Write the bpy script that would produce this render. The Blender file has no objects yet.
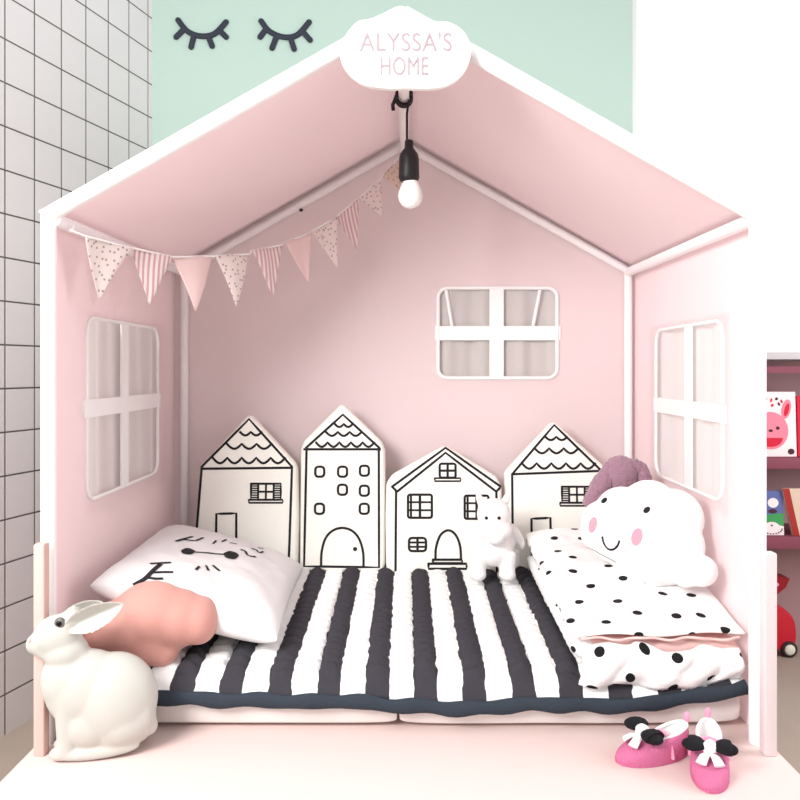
import bpy, bmesh, math, random
from mathutils import Vector, Matrix, Euler, noise
from mathutils.bvhtree import BVHTree
random.seed(4)
PI = math.pi
SC = bpy.context.scene
COL = SC.collection
F, CX, CY, ZC = 800.0, 406.0, 369.0, 1.22      # focal length in px, optical axis, eye height

def at(px, py, Y):
    return Vector(((px-CX)/F*Y, Y, ZC-(py-CY)/F*Y))

# ------------------------------------------------------------------ materials
def nn(nt, typ, **kw):
    n = nt.nodes.new(typ)
    for k, v in kw.items(): setattr(n, k, v)
    return n

def lin(c):
    return tuple(((v/255)/12.92 if v/255 <= .04045 else ((v/255+.055)/1.055)**2.4) for v in c)

def mat(name, rgb, rough=.7, bump=0, bscale=200, var=0, trans=0, sheen=0, sss=0, metal=0, coat=0, voro=False):
    m = bpy.data.materials.new(name); m.use_nodes = True
    nt = m.node_tree; b = nt.nodes['Principled BSDF']; L = nt.links
    col = lin(rgb)
    b.inputs['Base Color'].default_value = (*col, 1)
    b.inputs['Roughness'].default_value = rough
    b.inputs['Metallic'].default_value = metal
    b.inputs['Coat Weight'].default_value = coat
    b.inputs['Sheen Weight'].default_value = sheen
    b.inputs['Specular IOR Level'].default_value = .3
    if sss:
        b.inputs['Subsurface Weight'].default_value = sss
        b.inputs['Subsurface Radius'].default_value = (.02, .018, .015)
    tc = nn(nt, 'ShaderNodeTexCoord')
    if var:
        nz = nn(nt, 'ShaderNodeTexNoise'); nz.inputs['Scale'].default_value = bscale*.12; nz.inputs['Detail'].default_value = 3
        L.new(tc.outputs['Object'], nz.inputs['Vector'])
        mx = nn(nt, 'ShaderNodeMix', data_type='RGBA')
        mx.inputs[6].default_value = (*[c*(1-var) for c in col], 1); mx.inputs[7].default_value = (*[min(1, c*(1+var)) for c in col], 1)
        L.new(nz.outputs['Fac'], mx.inputs[0]); L.new(mx.outputs[2], b.inputs['Base Color'])
    if bump:
        nb = nn(nt, 'ShaderNodeTexVoronoi' if voro else 'ShaderNodeTexNoise'); nb.inputs['Scale'].default_value = bscale
        L.new(tc.outputs['Object'], nb.inputs['Vector'])
        bp = nn(nt, 'ShaderNodeBump'); bp.inputs['Strength'].default_value = bump; bp.inputs['Distance'].default_value = .004
        L.new(nb.outputs[0], bp.inputs['Height']); L.new(bp.outputs[0], b.inputs['Normal'])
    if trans:
        out = nt.nodes['Material Output']
        tr = nn(nt, 'ShaderNodeBsdfTranslucent'); tr.inputs['Color'].default_value = (*col, 1)
        ms = nn(nt, 'ShaderNodeMixShader'); ms.inputs[0].default_value = trans
        L.new(b.outputs[0], ms.inputs[1]); L.new(tr.outputs[0], ms.inputs[2]); L.new(ms.outputs[0], out.inputs[0])
    return m

def two_tone(name, c0, c1, kind, a, thr, rough=.8, bump=.2, bscale=300, coord='UV', rnd=.35, trans=0):
    """kind 'stripe': c1 where fract(u/a) < thr; kind 'dot': c1 inside voronoi cells of size a, radius thr (metres)"""
    m = mat(name, c0, rough, bump, bscale, trans=trans)
    nt = m.node_tree; L = nt.links; b = nt.nodes['Principled BSDF']
    tc = nn(nt, 'ShaderNodeTexCoord')
    mx = nn(nt, 'ShaderNodeMix', data_type='RGBA')
    mx.inputs[6].default_value = (*lin(c0), 1); mx.inputs[7].default_value = (*lin(c1), 1)
    lt = nn(nt, 'ShaderNodeMath', operation='LESS_THAN')
    if kind == 'stripe':
        sx = nn(nt, 'ShaderNodeSeparateXYZ'); L.new(tc.outputs[coord], sx.inputs[0])
        if a > .05:                                  # sewn stripes wander a little
            wz = nn(nt, 'ShaderNodeTexNoise'); wz.inputs['Scale'].default_value = 22; L.new(tc.outputs[coord], wz.inputs['Vector'])
            wm = nn(nt, 'ShaderNodeVectorMath', operation='SCALE'); wm.inputs['Scale'].default_value = .016
            wa = nn(nt, 'ShaderNodeVectorMath', operation='ADD'); ws = nn(nt, 'ShaderNodeVectorMath', operation='SUBTRACT'); ws.inputs[1].default_value = (.5, .5, .5)
            L.new(wz.outputs['Color'], ws.inputs[0]); L.new(ws.outputs[0], wm.inputs[0]); L.new(tc.outputs[coord], wa.inputs[0]); L.new(wm.outputs[0], wa.inputs[1])
            L.new(wa.outputs[0], sx.inputs[0])
        dv = nn(nt, 'ShaderNodeMath', operation='DIVIDE'); dv.inputs[1].default_value = a
        fr = nn(nt, 'ShaderNodeMath', operation='FRACT')
        L.new(sx.outputs[0], dv.inputs[0]); L.new(dv.outputs[0], fr.inputs[0]); L.new(fr.outputs[0], lt.inputs[0])
        lt.inputs[1].default_value = thr
    else:
        vo = nn(nt, 'ShaderNodeTexVoronoi', voronoi_dimensions='2D'); vo.inputs['Scale'].default_value = 1/a
        vo.inputs['Randomness'].default_value = rnd
        L.new(tc.outputs[coord], vo.inputs['Vector']); L.new(vo.outputs['Distance'], lt.inputs[0])
        lt.inputs[1].default_value = thr/a
    L.new(lt.outputs[0], mx.inputs[0]); L.new(mx.outputs[2], b.inputs['Base Color'])
    return m

M = dict(
 pink=mat('pink_tent_fabric', (251,235,236), .85, .15, 500, trans=.36),
 white=mat('white_paint', (250,248,247), .5),
 pole=mat('white_pole', (250,246,246), .45),
 curtain=mat('curtain_voile', (226,216,214), .9, .2, 400, trans=.35),
 mint=mat('mint_wall_paint', (175,197,187), .8, .08, 120),
 wallwhite=mat('white_wall_paint', (250,250,250), .8, .05, 120),
 floor=mat('floor_vinyl', (176,162,150), .6, .1, 60, var=.06),
 platform=mat('pale_pink_upholstery', (224,201,196), .75, .15, 400),
 salmon=mat('salmon_board', (216,182,173), .6),
 postwhite=mat('bed_post_white', (226,212,213), .5),
 cotton=mat('white_cotton', (232,230,230), .9, .25, 260),
 mattress=mat('mattress_cover', (238,232,228), .9, .2, 300),
 cream=mat('house_cushion_cream', (250,248,240), .9, .2, 350),
 ink=mat('black_print', (34,32,36), .8),
 hem=mat('slate_hem', (50,58,68), .9, .5, 150),
 rubber=mat('black_rubber', (36,33,36), .45),
 bulb=mat('bulb_glass', (252,252,250), .15, coat=.5),
 lash=mat('lash_felt', (46,50,62), .7),
 rabbit=mat('rabbit_vinyl', (194,193,186), .4, .06, 300, sss=.15),
 iris=mat('rabbit_grey_eye', (104,102,98), .3),
 nosepink=mat('rabbit_nose', (232,208,196), .6),
 blush=mat('salmon_jersey', (206,150,140), .85, .2, 450, sheen=.2),
 cheek=mat('pink_cheek', (232,156,172), .9),
 mauve=mat('mauve_plush', (172,132,150), .95, .9, 260, var=.15, sheen=.4, voro=True),
 plush=mat('white_plush', (250,247,246), .95, .5, 300, sheen=.3),
 slip=mat('pink_knit', (220,120,162), .9, .7, 420, voro=True, var=.08),
 sliplt=mat('pink_tab', (244,160,190), .85),
 lining=mat('white_lining', (246,242,242), .9, .3, 300),
 felt=mat('black_felt', (24,23,27), .95, .4, 400),
 duvpink=mat('duvet_piping_bounce_pink', (246,205,200), .9, .2, 300),  # piping colour, also paints bounce light into the fold
 shelf=mat('rose_shelf', (130,66,82), .6),
 shelfback=mat('mauve_shelf_back', (176,140,142), .8),
 shelftop=mat('shelf_top_laminate', (196,190,194), .5),
 red=mat('red_plastic', (196,22,44), .3, coat=.3),
 dred=mat('dark_red_plastic', (150,20,34), .4),
 tyre=mat('dark_tyre', (52,40,42), .7),
 hub=mat('cream_hub', (226,222,206), .5),
 paper=mat('book_paper', (244,226,226), .8),
 bookpink=mat('book_pink', (238,130,150), .7),
 bookred=mat('book_red', (204,26,56), .7),
 bookdark=mat('book_dark', (70,34,50), .7),
 bookblue=mat('book_blue', (92,104,160), .7),
 bookgreen=mat('book_green', (62,150,84), .7),
 spine=mat('book_spine_brick', (160,44,40), .7),
 beige=mat('book_beige', (214,190,170), .7),
 letter=mat('sign_letter', (168,150,156), .6),
 black=mat('black_gloss', (14,13,15), .2),
 flagplain=mat('flag_plain', (250,224,222), .9, .2, 400, trans=.2),
)
M['quilt'] = two_tone('striped_quilt', (250,250,249), (58,56,62), 'stripe', .1185, .485, .92, .4, 180, 'Object')
M['duvet'] = two_tone('dotted_duvet', (250,249,248), (22,22,24), 'dot', .096, .0125, .9, .25, 260, rnd=.55)
M['fdot'] = two_tone('flag_dots', (250,238,234), (180,156,158), 'dot', .019, .0032, .9, rnd=.8, trans=.2)
M['fstripe'] = two_tone('flag_stripes', (252,242,240), (222,172,177), 'stripe', .0155, .45, .9, trans=.2)
M['fbeige'] = two_tone('flag_beige_dots', (238,218,204), (186,156,142), 'dot', .02, .0035, .9, trans=.2)

def tile_mat():
    m = mat('white_square_tile', (232,229,230), .35); nt = m.node_tree; L = nt.links; b = nt.nodes['Principled BSDF']
    tc = nn(nt, 'ShaderNodeTexCoord'); sx = nn(nt, 'ShaderNodeSeparateXYZ'); L.new(tc.outputs['Object'], sx.inputs[0])
    ds = []
    for o, d in ((0, .1401), (2, .1457)):
        dv = nn(nt, 'ShaderNodeMath', operation='DIVIDE'); dv.inputs[1].default_value = d; L.new(sx.outputs[o], dv.inputs[0])
        pp = nn(nt, 'ShaderNodeMath', operation='PINGPONG'); pp.inputs[1].default_value = .5; L.new(dv.outputs[0], pp.inputs[0])
        ml = nn(nt, 'ShaderNodeMath', operation='MULTIPLY'); ml.inputs[1].default_value = d; L.new(pp.outputs[0], ml.inputs[0]); ds.append(ml)
    mn = nn(nt, 'ShaderNodeMath', operation='MINIMUM'); L.new(ds[0].outputs[0], mn.inputs[0]); L.new(ds[1].outputs[0], mn.inputs[1])
    lt = nn(nt, 'ShaderNodeMath', operation='LESS_THAN'); lt.inputs[1].default_value = .0027; L.new(mn.outputs[0], lt.inputs[0])
    mx = nn(nt, 'ShaderNodeMix', data_type='RGBA'); mx.inputs[6].default_value = (*lin((232,229,230)), 1); mx.inputs[7].default_value = (*lin((96,90,88)), 1)
    L.new(lt.outputs[0], mx.inputs[0]); L.new(mx.outputs[2], b.inputs['Base Color'])
    mr = nn(nt, 'ShaderNodeMath', operation='MINIMUM'); mr.inputs[1].default_value = .005; L.new(mn.outputs[0], mr.inputs[0])
    bp = nn(nt, 'ShaderNodeBump'); bp.inputs['Strength'].default_value = .4; bp.inputs['Distance'].default_value = 1
    L.new(mr.outputs[0], bp.inputs['Height']); L.new(bp.outputs[0], b.inputs['Normal'])
    return m
M['tile'] = tile_mat()

# ------------------------------------------------------------------ geometry collector
class G:
    def __init__(s): s.v, s.f, s.m, s.uv = [], [], [], {}
    def add(s, vs, fs, mi=0):
        o = len(s.v); s.v += [Vector(p) for p in vs]
        for f in fs: s.f.append([i+o for i in f]); s.m.append(mi)
        return o
    def box(s, a, b, mi=0, bev=0, seg=3):
        bm = bmesh.new(); bmesh.ops.create_cube(bm, size=1)
        for v in bm.verts:
            v.co = Vector([(a[i]+b[i])/2 + v.co[i]*(b[i]-a[i]) for i in range(3)])
        if bev: bmesh.ops.bevel(bm, geom=bm.edges[:], offset=bev, segments=seg, profile=.5, affect='EDGES')
        s.bm(bm, mi)
    def bm(s, bm, mi=0, mtx=None):
        bm.verts.index_update()
        s.add([mtx @ v.co if mtx else v.co.copy() for v in bm.verts], [[v.index for v in f.verts] for f in bm.faces], mi); bm.free()
    def ball(s, c, r, mi=0, rot=None, sub=3):
        bm = bmesh.new(); bmesh.ops.create_icosphere(bm, subdivisions=sub, radius=1)
        r = (r, r, r) if isinstance(r, (int, float)) else r
        mt = Matrix.Translation(c) @ (rot.to_matrix().to_4x4() if rot else Matrix()) @ Matrix.Diagonal((*r, 1))
        s.bm(bm, mi, mt)
    def tube(s, pts, r, mi=0, n=12, closed=False, flat=1.0, up=None, caps=True):
        pts = [Vector(p) for p in pts]; N = len(pts); vs = []; prev = None
        for i, p in enumerate(pts):
            if closed: d = pts[(i+1) % N]-pts[i-1]
            else: d = pts[min(i+1, N-1)]-pts[max(i-1, 0)]
            d.normalize()
            if up is not None: a = Vector(up) - d*d.dot(Vector(up))
            elif prev is None: a = d.orthogonal()
            else: a = prev - d*d.dot(prev)
            a.normalize(); prev = a; b = d.cross(a)
            rr = r[i] if isinstance(r, (list, tuple)) else r
            for k in range(n):
                t = 2*PI*k/n; vs.append(p + a*math.cos(t)*rr*flat + b*math.sin(t)*rr)
        fs = []
        for i in range(N if closed else N-1):
            j = (i+1) % N
            for k in range(n):
                l = (k+1) % n; fs.append([i*n+k, i*n+l, j*n+l, j*n+k])
        if not closed and caps: fs += [list(range(n))[::-1], [(N-1)*n+k for k in range(n)]]
        s.add(vs, fs, mi)
    def lathe(s, prof, c, mi=0, n=28, axis='Z'):
        vs = []
        for r, z in prof:
            for k in range(n):
                t = 2*PI*k/n
                p = Vector((r*math.cos(t), r*math.sin(t), z))
                if axis == 'Y': p = Vector((p.x, p.z, p.y))
                if axis == 'X': p = Vector((p.z, p.x, p.y))
                vs.append(Vector(c)+p)
        fs = [[i*n+k, i*n+(k+1) % n, (i+1)*n+(k+1) % n, (i+1)*n+k] for i in range(len(prof)-1) for k in range(n)]
        fs += [list(range(n))[::-1], [(len(prof)-1)*n+k for k in range(n)]]
        s.add(vs, fs, mi)
    def prism(s, poly, y0, y1, mi=0):            # polygon in XZ extruded along Y
        n = len(poly); vs = [(x, y0, z) for x, z in poly]+[(x, y1, z) for x, z in poly]
        fs = [list(range(n)), list(range(n, 2*n))[::-1]]+[[i, n+i, n+(i+1) % n, (i+1) % n] for i in range(n)]
        s.add(vs, fs, mi)
    def grid(s, P, nx, ny, mi=0, uv=None, flip=False):
        vs = [P(i/nx, j/ny) for j in range(ny+1) for i in range(nx+1)]
        fs = []
        for j in range(ny):
            for i in range(nx):
                q = [j*(nx+1)+i, j*(nx+1)+i+1, (j+1)*(nx+1)+i+1, (j+1)*(nx+1)+i]
                fs.append(q[::-1] if flip else q)
        o = s.add(vs, fs, mi)
        if uv:
            for j in range(ny+1):
                for i in range(nx+1): s.uv[o+j*(nx+1)+i] = uv(i/nx, j/ny)
        return o
    def ribbon(s, pts, w, mi, lift):              # printed stroke; pts carry (point, normal)
        P = [p for p, n in pts]; vs = []
        for i, (p, n) in enumerate(pts):
            d = P[min(i+1, len(P)-1)]-P[max(i-1, 0)]; d.normalize()
            sd = d.cross(n).normalized()*w/2
            e = d*w*.3*(-1 if i == 0 else 1 if i == len(P)-1 else 0)
            vs += [p+n*lift+sd+e, p+n*lift-sd+e]
        s.add(vs, [[2*i, 2*i+1, 2*i+3, 2*i+2] for i in range(len(P)-1)], mi)

def link(name, g, mats, parent=None, base=None, smooth=True, auto=True):
    """one mesh object; g is in world coordinates, base is the origin of the thing it belongs to"""
    base = Vector(base) if base is not None else (parent['_b'] and Vector(parent['_b']) if parent is not None else Vector())
    me = bpy.data.meshes.new(name)
    me.from_pydata([v-base for v in g.v], [], g.f); 
    for m in (mats if isinstance(mats, (list, tuple)) else [mats]): me.materials.append(M[m])
    for p, mi in zip(me.polygons, g.m): p.material_index = mi; p.use_smooth = smooth
    if g.uv:
        ul = me.uv_layers.new(name='UVMap')
        for l in me.loops: ul.data[l.index].uv = g.uv.get(l.vertex_index, (0, 0))
    me.validate(); me.update()
    if smooth and auto: me.set_sharp_from_angle(angle=math.radians(50))
    o = bpy.data.objects.new(name, me); COL.objects.link(o)
    if parent is not None: o.parent = parent
    else: o.location = base
    o['_b'] = tuple(base)
    return o

def empty(name, loc):
    o = bpy.data.objects.new(name, None); o.empty_display_size = .05; COL.objects.link(o); o.location = loc; o['_b'] = tuple(loc); return o

def tag(o, label, cat, group=None):
    o['label'] = label; o['category'] = cat
    if group: o['group'] = group
    return o

def struct(o): o['kind'] = 'structure'; return o

def organic(g, vox=.005, it=8, mi=0):
    """fuse overlapping closed shapes into one continuous skin"""
    me = bpy.data.meshes.new('tmp'); me.from_pydata(g.v, [], g.f); me.update()
    o = bpy.data.objects.new('tmp', me); COL.objects.link(o)
    r = o.modifiers.new('r', 'REMESH'); r.mode = 'VOXEL'; r.voxel_size = vox
    s = o.modifiers.new('s', 'SMOOTH'); s.iterations = it; s.factor = .5
    dg = bpy.context.evaluated_depsgraph_get(); dg.update()
    m2 = bpy.data.meshes.new_from_object(o.evaluated_get(dg))
    out = G(); out.add([v.co.copy() for v in m2.vertices], [list(p.vertices) for p in m2.polygons], mi)
    bpy.data.objects.remove(o); bpy.data.meshes.remove(me); bpy.data.meshes.remove(m2)
    return out

EYE = Vector((0, 0, ZC))
def caster(g):
    bvh = BVHTree.FromPolygons(g.v, g.f)
    def c(px, py):
        d = (at(px, py, 1.0)-EYE).normalized()
        p, n, i, dist = bvh.ray_cast(EYE, d)
        if p is None: return None
        if n.dot(d) > 0: n = -n
        return (p, n)
    return c

def smoothline(pts, k=6):
    out = []; P = [Vector((*p, 0)) if len(p) == 2 else Vector(p) for p in pts]
    for i in range(len(P)-1):
        a, b, c, d = P[max(i-1, 0)], P[i], P[i+1], P[min(i+2, len(P)-1)]
        for j in range(k):
            t = j/k
            out.append(.5*((2*b)+(c-a)*t+(2*a-5*b+4*c-d)*t*t+(3*b-a-3*c+d)*t**3))
    out.append(P[-1]); return [(p.x, p.y) for p in out]

def straight(pts, k=4):
    out = []
    for (a, b), (c, d) in zip(pts[:-1], pts[1:]):
        out += [(a+(c-a)*j/k, b+(d-b)*j/k) for j in range(k)]
    return out+[pts[-1]]

def rrect(a0, a1, b0, b1, r, n=6):
    out = []
    for cx, cy, t0 in ((a1-r, b1-r, 0), (a0+r, b1-r, PI/2), (a0+r, b0+r, PI), (a1-r, b0+r, 1.5*PI)):
        out += [(cx+r*math.cos(t0+PI/2*i/n), cy+r*math.sin(t0+PI/2*i/n)) for i in range(n+1)]
    return out

# ================================================================== the setting
PF = .34                                          # platform top above the floor
TH = math.atan(.264); wl = Vector((math.sin(TH), math.cos(TH), 0)); wn = Vector((math.cos(TH), -math.sin(TH), 0))
P0 = at(5, 369, 2.667); P0.z = 2.32-16*.1457
g = G(); g.box((-3, -.08, -.1), (.885, 0, 3.0))
o = link('wall_left', g, 'tile', base=(0, 0, 0), smooth=False); struct(o)
o.location = P0; o.rotation_euler = (0, 0, math.atan2(wl.y, wl.x))
# box lies behind local y<0 ; local +y must face the room -> flip
for v in o.data.vertices: v.co.y = -v.co.y if v.co.y else 0
o.data.flip_normals()
g = G(); g.box((-1.35, 3.51, 0), (.994, 3.559, 3.0)); struct(link('wall_back', g, 'mint', smooth=False))
g = G(); g.box((.9, 3.56, 0), (3.2, 3.66, 3.0)); struct(link('wall_right', g, 'wallwhite', smooth=False))
g = G(); g.box((-2.6, -1.5, -.06), (3.2, 3.66, 0)); struct(link('floor', g, 'floor', smooth=False))

# eyelash decals on the mint wall
def lash(pts, lashes, label):
    Y = 3.5035; c = at(*pts[2], 3.5035)
    g = G()
    g.tube([at(x, y, Y) for x, y in smoothline(pts)], .0125, 0, 10, flat=.6, up=(0, 1, 0))
    for a, b in lashes: g.tube([at(*a, Y), at(*b, Y)], .0125, 0, 10, flat=.6, up=(0, 1, 0))
    for x, y in [pts[0], pts[-1]]+[b for a, b in lashes]: g.ball(at(x, y, Y), (.0125, .0075, .0125), sub=2)
    o = link('eyelash_decal', g, 'lash', base=c); tag(o, label, 'wall decal', 'eyelash decals on the mint wall')
lash([(178,20),(187,31),(200,36),(214,34),(226,22)], [((184,29),(176,37)),((194,35),(191,47)),((208,36),(212,46)),((219,30),(226,37))],
     'dark closed eyelash decal on the mint wall beside the tiled wall')
lash([(261,21),(269,31),(283,37),(297,35),(309,22)], [((266,29),(260,37)),((277,35),(272,48)),((290,37),(294,49)),((302,31),(310,40))],
     'dark closed eyelash decal on the mint wall nearer the white name sign')

# ================================================================== bed frame
bed = tag(empty('bed_frame', (0, 2.2, 0)), 'low pale pink bed base with upright corner posts, under the tent', 'bed')
g = G(); g.box((-.872, 1.36, PF-.09), (.862, 2.99, PF), bev=.012); link('platform', g, 'platform', bed)
g = G(); g.box((-.83, 1.42, 0), (.82, 2.96, PF-.085)); link('base', g, 'platform', bed, smooth=False)
for x0, x1, top, mm in ((36, 47, 543, 'salmon'), (762, 774.5, 552, 'postwhite')):
    a, b = at(x0, top, 1.83), at(x1, top, 1.83)
    g = G(); g.box((a.x, 1.815, PF-.001), (b.x, 1.845, a.z), bev=.004); p = link('corner_post', g, mm, bed)
    p['label'] = 'salmon pink corner post' if x0 < 100 else 'white corner post'

# ================================================================== house tent
XL, XR, RX = -.842, .828, -.006                   # pole centre lines
WL, WR = -.858, .847                              # fabric planes
EZ, RZ = ZC+.361, ZC+.836                         # eave and ridge pole heights
YF, YB = 1.885, 2.945
tent = tag(empty('house_tent', (0, 2.4, PF)), 'pale pink fabric house tent with white poles and gable roof over the bed', 'play tent')
R = .0165
def pole(name, a, b, r=R, m='pole'):
    g = G(); g.tube([a, b], r, 0, 16); return link(name, g, m, tent)
XLB, XRB = -.816, .818
pole('post', (XL, YF, PF), (XL, YF, EZ+.01), .0175); pole('post', (XR, YF, PF), (XR, YF, EZ+.01), .0195)
pole('post', (XLB, YB, PF), (XLB, YB, EZ), .0145); pole('post', (XRB, YB, PF), (XRB, YB, EZ), .0145)
pole('rafter', (XL, YF, EZ), (RX, YF, RZ), .0175); pole('rafter', (XR, YF, EZ), (RX, YF, RZ), .0195)
rl = pole('rafter', (XLB, YB, EZ), (RX, YB, RZ-.012), .0145); pole('rafter', (XRB, YB, EZ), (RX, YB, RZ-.012), .0145)
g = G(); pb = at(301, 210, YB-.0145); g.ball(pb, (.008, .004, .006), sub=2); o = link('bolt', g, 'rubber', rl, base=tent['_b']); o['label'] = 'black bolt head'
pole('eave_rail', (XL+.012, YF, EZ-.008), (XLB, YB, EZ-.004), .0165); pole('eave_rail', (XR-.008, YF, EZ-.008), (XRB, YB, EZ-.004), .0165)
pole('ridge_pole', (RX, YF+.015, RZ-.05), (RX, YB, RZ-.048), .0155)

def panel(name, outer, hole, to3, m='pink'):
    bm = bmesh.new()
    for loop in (outer, hole):
        if not loop: continue
        vs = [bm.verts.new(to3(*p)) for p in loop]
        for i in range(len(vs)): bm.edges.new((vs[i], vs[(i+1) % len(vs)]))
    bmesh.ops.triangle_fill(bm, use_beauty=True, edges=bm.edges[:])
    bmesh.ops.recalc_face_normals(bm, faces=bm.faces[:])
    g = G(); g.bm(bm); o = link(name, g, m, tent, smooth=False)
    s = o.modifiers.new('thickness', 'SOLIDIFY'); s.thickness = .003; s.offset = 0
    return o
def strip(px, n=10): return [px]
# side walls with windows; (a = Y, b = Z)
W_Z0, W_Z1 = ZC-.355, ZC+.14
def side(Xw, inward, y0, y1, ybar, zbar, z0, z1):
    to3 = lambda a, b: Vector((Xw, a, b))
    hole = rrect(y0, y1, z0, z1, .05)
    w = panel('side_wall', [(YF+.005, PF), (YB+.018, PF), (YB+.018, EZ+.016), (YF+.005, EZ+.016)], hole, to3)
    # window: white binding, cross bars, voile curtains hung outside
    g = G(); g.tube([to3(a, b)+Vector((inward*.003, 0, 0)) for a, b in hole], .0055, 0, 8, closed=True); b = link('window_binding', g, 'white', tent)
    g = G(); xo = Xw+inward*.003
    g.box((xo-.003, ybar-.028, z0), (xo+.003, ybar+.028, z1)); g.box((xo-.0035, y0-.02, zbar-.024), (xo+.0035, y1+.02, zbar+.024)); link('window_bars', g, 'white', tent, smooth=False)
    for ya, yb_ in ((y0-.04, ybar+.02), (ybar+.0, y1+.06)):
        g = G()
        def P(u, v, ya=ya, yb_=yb_):
            y = ya+(yb_-ya)*u; z = z0-.03+(z1-z0+.05)*v
            return Vector((Xw-inward*(.018+.009*math.sin(u*9+ya*7)+.004*math.sin(u*23+v)), y, z))
        g.grid(P, 24, 12); link('window_curtain', g, 'curtain', tent)
side(WL, 1, 2.14, 2.755, 2.43, ZC-.107, W_Z0, W_Z1)
side(WR, -1, 2.13, 2.70, 2.39, ZC-.12, W_Z0, W_Z1-.01)
# back wall
def toB(x, z): return Vector((x, YB+.019, z))
a, b = at(438, 378, YB+.019), at(557, 288, YB+.019)
bx0, bx1, bz0, bz1 = a.x, b.x, a.z, b.z
hole = rrect(bx0, bx1, bz0, bz1, .035)
panel('back_wall', [(WL, PF), (WR, PF), (WR, EZ+.012), (RX, RZ+.022), (WL, EZ+.014)], hole, toB)
g = G(); g.tube([toB(x, z)-Vector((0, .003, 0)) for x, z in hole], .007, 0, 8, closed=True); link('window_binding', g, 'white', tent)
g = G(); xm = (at(497, 0, YB).x); zm = at(0, 333, YB).z
g.box((xm-.026, YB+.013, bz0), (xm+.026, YB+.019, bz1)); g.box((bx0-.012, YB+.0125, zm-.026), (bx1+.012, YB+.0185, zm+.026))
link('window_bars', g, 'white', tent, smooth=False)
for s0, s1, px0, px1 in ((bx0+.0, xm+.01, 446, 452), (xm+.0, bx1, 540, 533)):
    g = G()
    g.grid(lambda u, v: Vector((s0-.01+(s1-s0+.02)*u, YB+.034+.006*math.sin(u*11+s0*20)+.003*math.sin(u*25), bz0-.02+(bz1-bz0+.03)*v)), 24, 10); link('window_curtain', g, 'curtain', tent)
    g = G(); g.tube([at(px0, 290, YB+.02), at(px1, 326, YB+.02)], .0065, 0, 8); link('curtain_tie', g, 'white', tent)
# roof
sl = Vector((RX-XL, 0, RZ-EZ)).normalized()
for sx, Xe in ((-1, XL), (1, XR)):
    d = Vector((Xe-RX, 0, EZ-RZ)).normalized(); nrm = Vector((-d.z, 0, d.x)) if sx > 0 else Vector((d.z, 0, -d.x))
    L_ = math.hypot(Xe-RX, EZ-RZ)+.014
    g = G(); off = .0172
    def P(u, v):
        sag = .010*math.sin(PI*u)*math.sin(PI*v)
        return Vector((RX, 0, RZ)) + d*(u*L_) + nrm*(off-sag) + Vector((0, YF-.006+(YB+.02-YF+.006)*v, 0)) + Vector((0,0,.0))
    g.grid(P, 20, 14); o = link('roof_panel', g, 'pink', tent)
    s = o.modifiers.new('thickness', 'SOLIDIFY'); s.thickness = .003; s.offset = 0
    g = G(); g.tube([P(0, 0)+Vector((0, .004, 0)), P(1, 0)+Vector((0, .004, 0))], .0035, 0, 8); link('roof_hem', g, 'white', tent)

# ================================================================== name sign
sg = tag(empty('name_sign', at(404, 88, 1.845)), 'white cloud shaped name board at the roof peak of the tent', 'sign')
out = smoothline([(404,88),(440,87),(462,74),(471,52),(464,32),(448,22),(434,21),(418,15),(401,6),(384,13),(370,19),(357,22),(344,38),(340,56),(348,72),(364,84),(384,88),(404,88)], 6)[:-1]
poly = [(at(x, y, 1.845).x, at(x, y, 1.845).z) for x, y in out][::-1]
g = G(); g.prism(poly, 1.845, 1.862); link('board', g, 'white', sg, smooth=False)
for txt, px, py, hpx in (("ALYSSA'S", 406, 51, 21), ('HOME', 404, 75, 21)):
    cu = bpy.data.curves.new('t', 'FONT'); cu.body = txt; cu.align_x = 'CENTER'; cu.size = hpx/800*1.845*1.25; cu.extrude = .0015; cu.space_character = 1.05
    to = bpy.data.objects.new('t', cu); COL.objects.link(to)
    me = bpy.data.meshes.new_from_object(to.evaluated_get(bpy.context.evaluated_depsgraph_get()))
    p = at(px, py, 1.8445); tgt = {"ALYSSA'S": 92, 'HOME': 48}[txt]/800*1.845
    w = max(v.co.x for v in me.vertices)-min(v.co.x for v in me.vertices); k = tgt/w
    g = G(); g.add([(p.x+v.co.x*k, p.y-v.co.z, p.z+v.co.y) for v in me.vertices], [list(q.vertices) for q in me.polygons])
    o = link('lettering', g, 'letter', sg, smooth=False); o['label'] = 'grey pink capital letters'
    bpy.data.objects.remove(to); bpy.data.curves.remove(cu)

# ================================================================== pendant lamp
lp = tag(empty('pendant_lamp', at(411, 208, 2.3)), 'white light bulb in black holder hanging from the ridge pole', 'lamp')
RZr = RZ-.051
g = G()
pts = [Vector((RX+.022*math.cos(t), 2.3+.02*math.sin(t*.13)-.012+t*.0014, RZr+.022*math.sin(t))) for t in [i*.35 for i in range(0, 56)]]
g.tube(pts, .005, 0, 8)
end = Vector((RX-.03, 2.29, RZr-.045)); g.tube([Vector((RX-.02, 2.29, RZr)), Vector((RX-.032, 2.288, RZr-.03)), end], .0055, 0, 8)
top = at(407, 140, 2.3); g.tube([Vector((RX+.014, 2.3, RZr-.012)), Vector((top.x, 2.3, RZr-.05)), top], .0035, 0, 8)
link('cord', g, 'rubber', lp)
c = at(409, 181, 2.3); k = 2.3/800
g = G(); g.lathe([(.008, 41*k), (.012, 40*k), (.013, 33*k), (9*k, 27*k), (10*k, 22*k), (10.3*k, 3*k), (9*k, 0), (7*k, -1*k)], c); link('socket', g, 'rubber', lp)
g = G(); g.lathe([(7*k, 2*k), (7.5*k, -1*k), (10*k, -6*k), (12*k, -12*k), (12.3*k, -16*k), (11*k, -21*k), (8*k, -25*k), (4*k, -27*k), (.5*k, -27.6*k)], c+Vector((.004, 0, 0))); link('bulb', g, 'bulb', lp)

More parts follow.
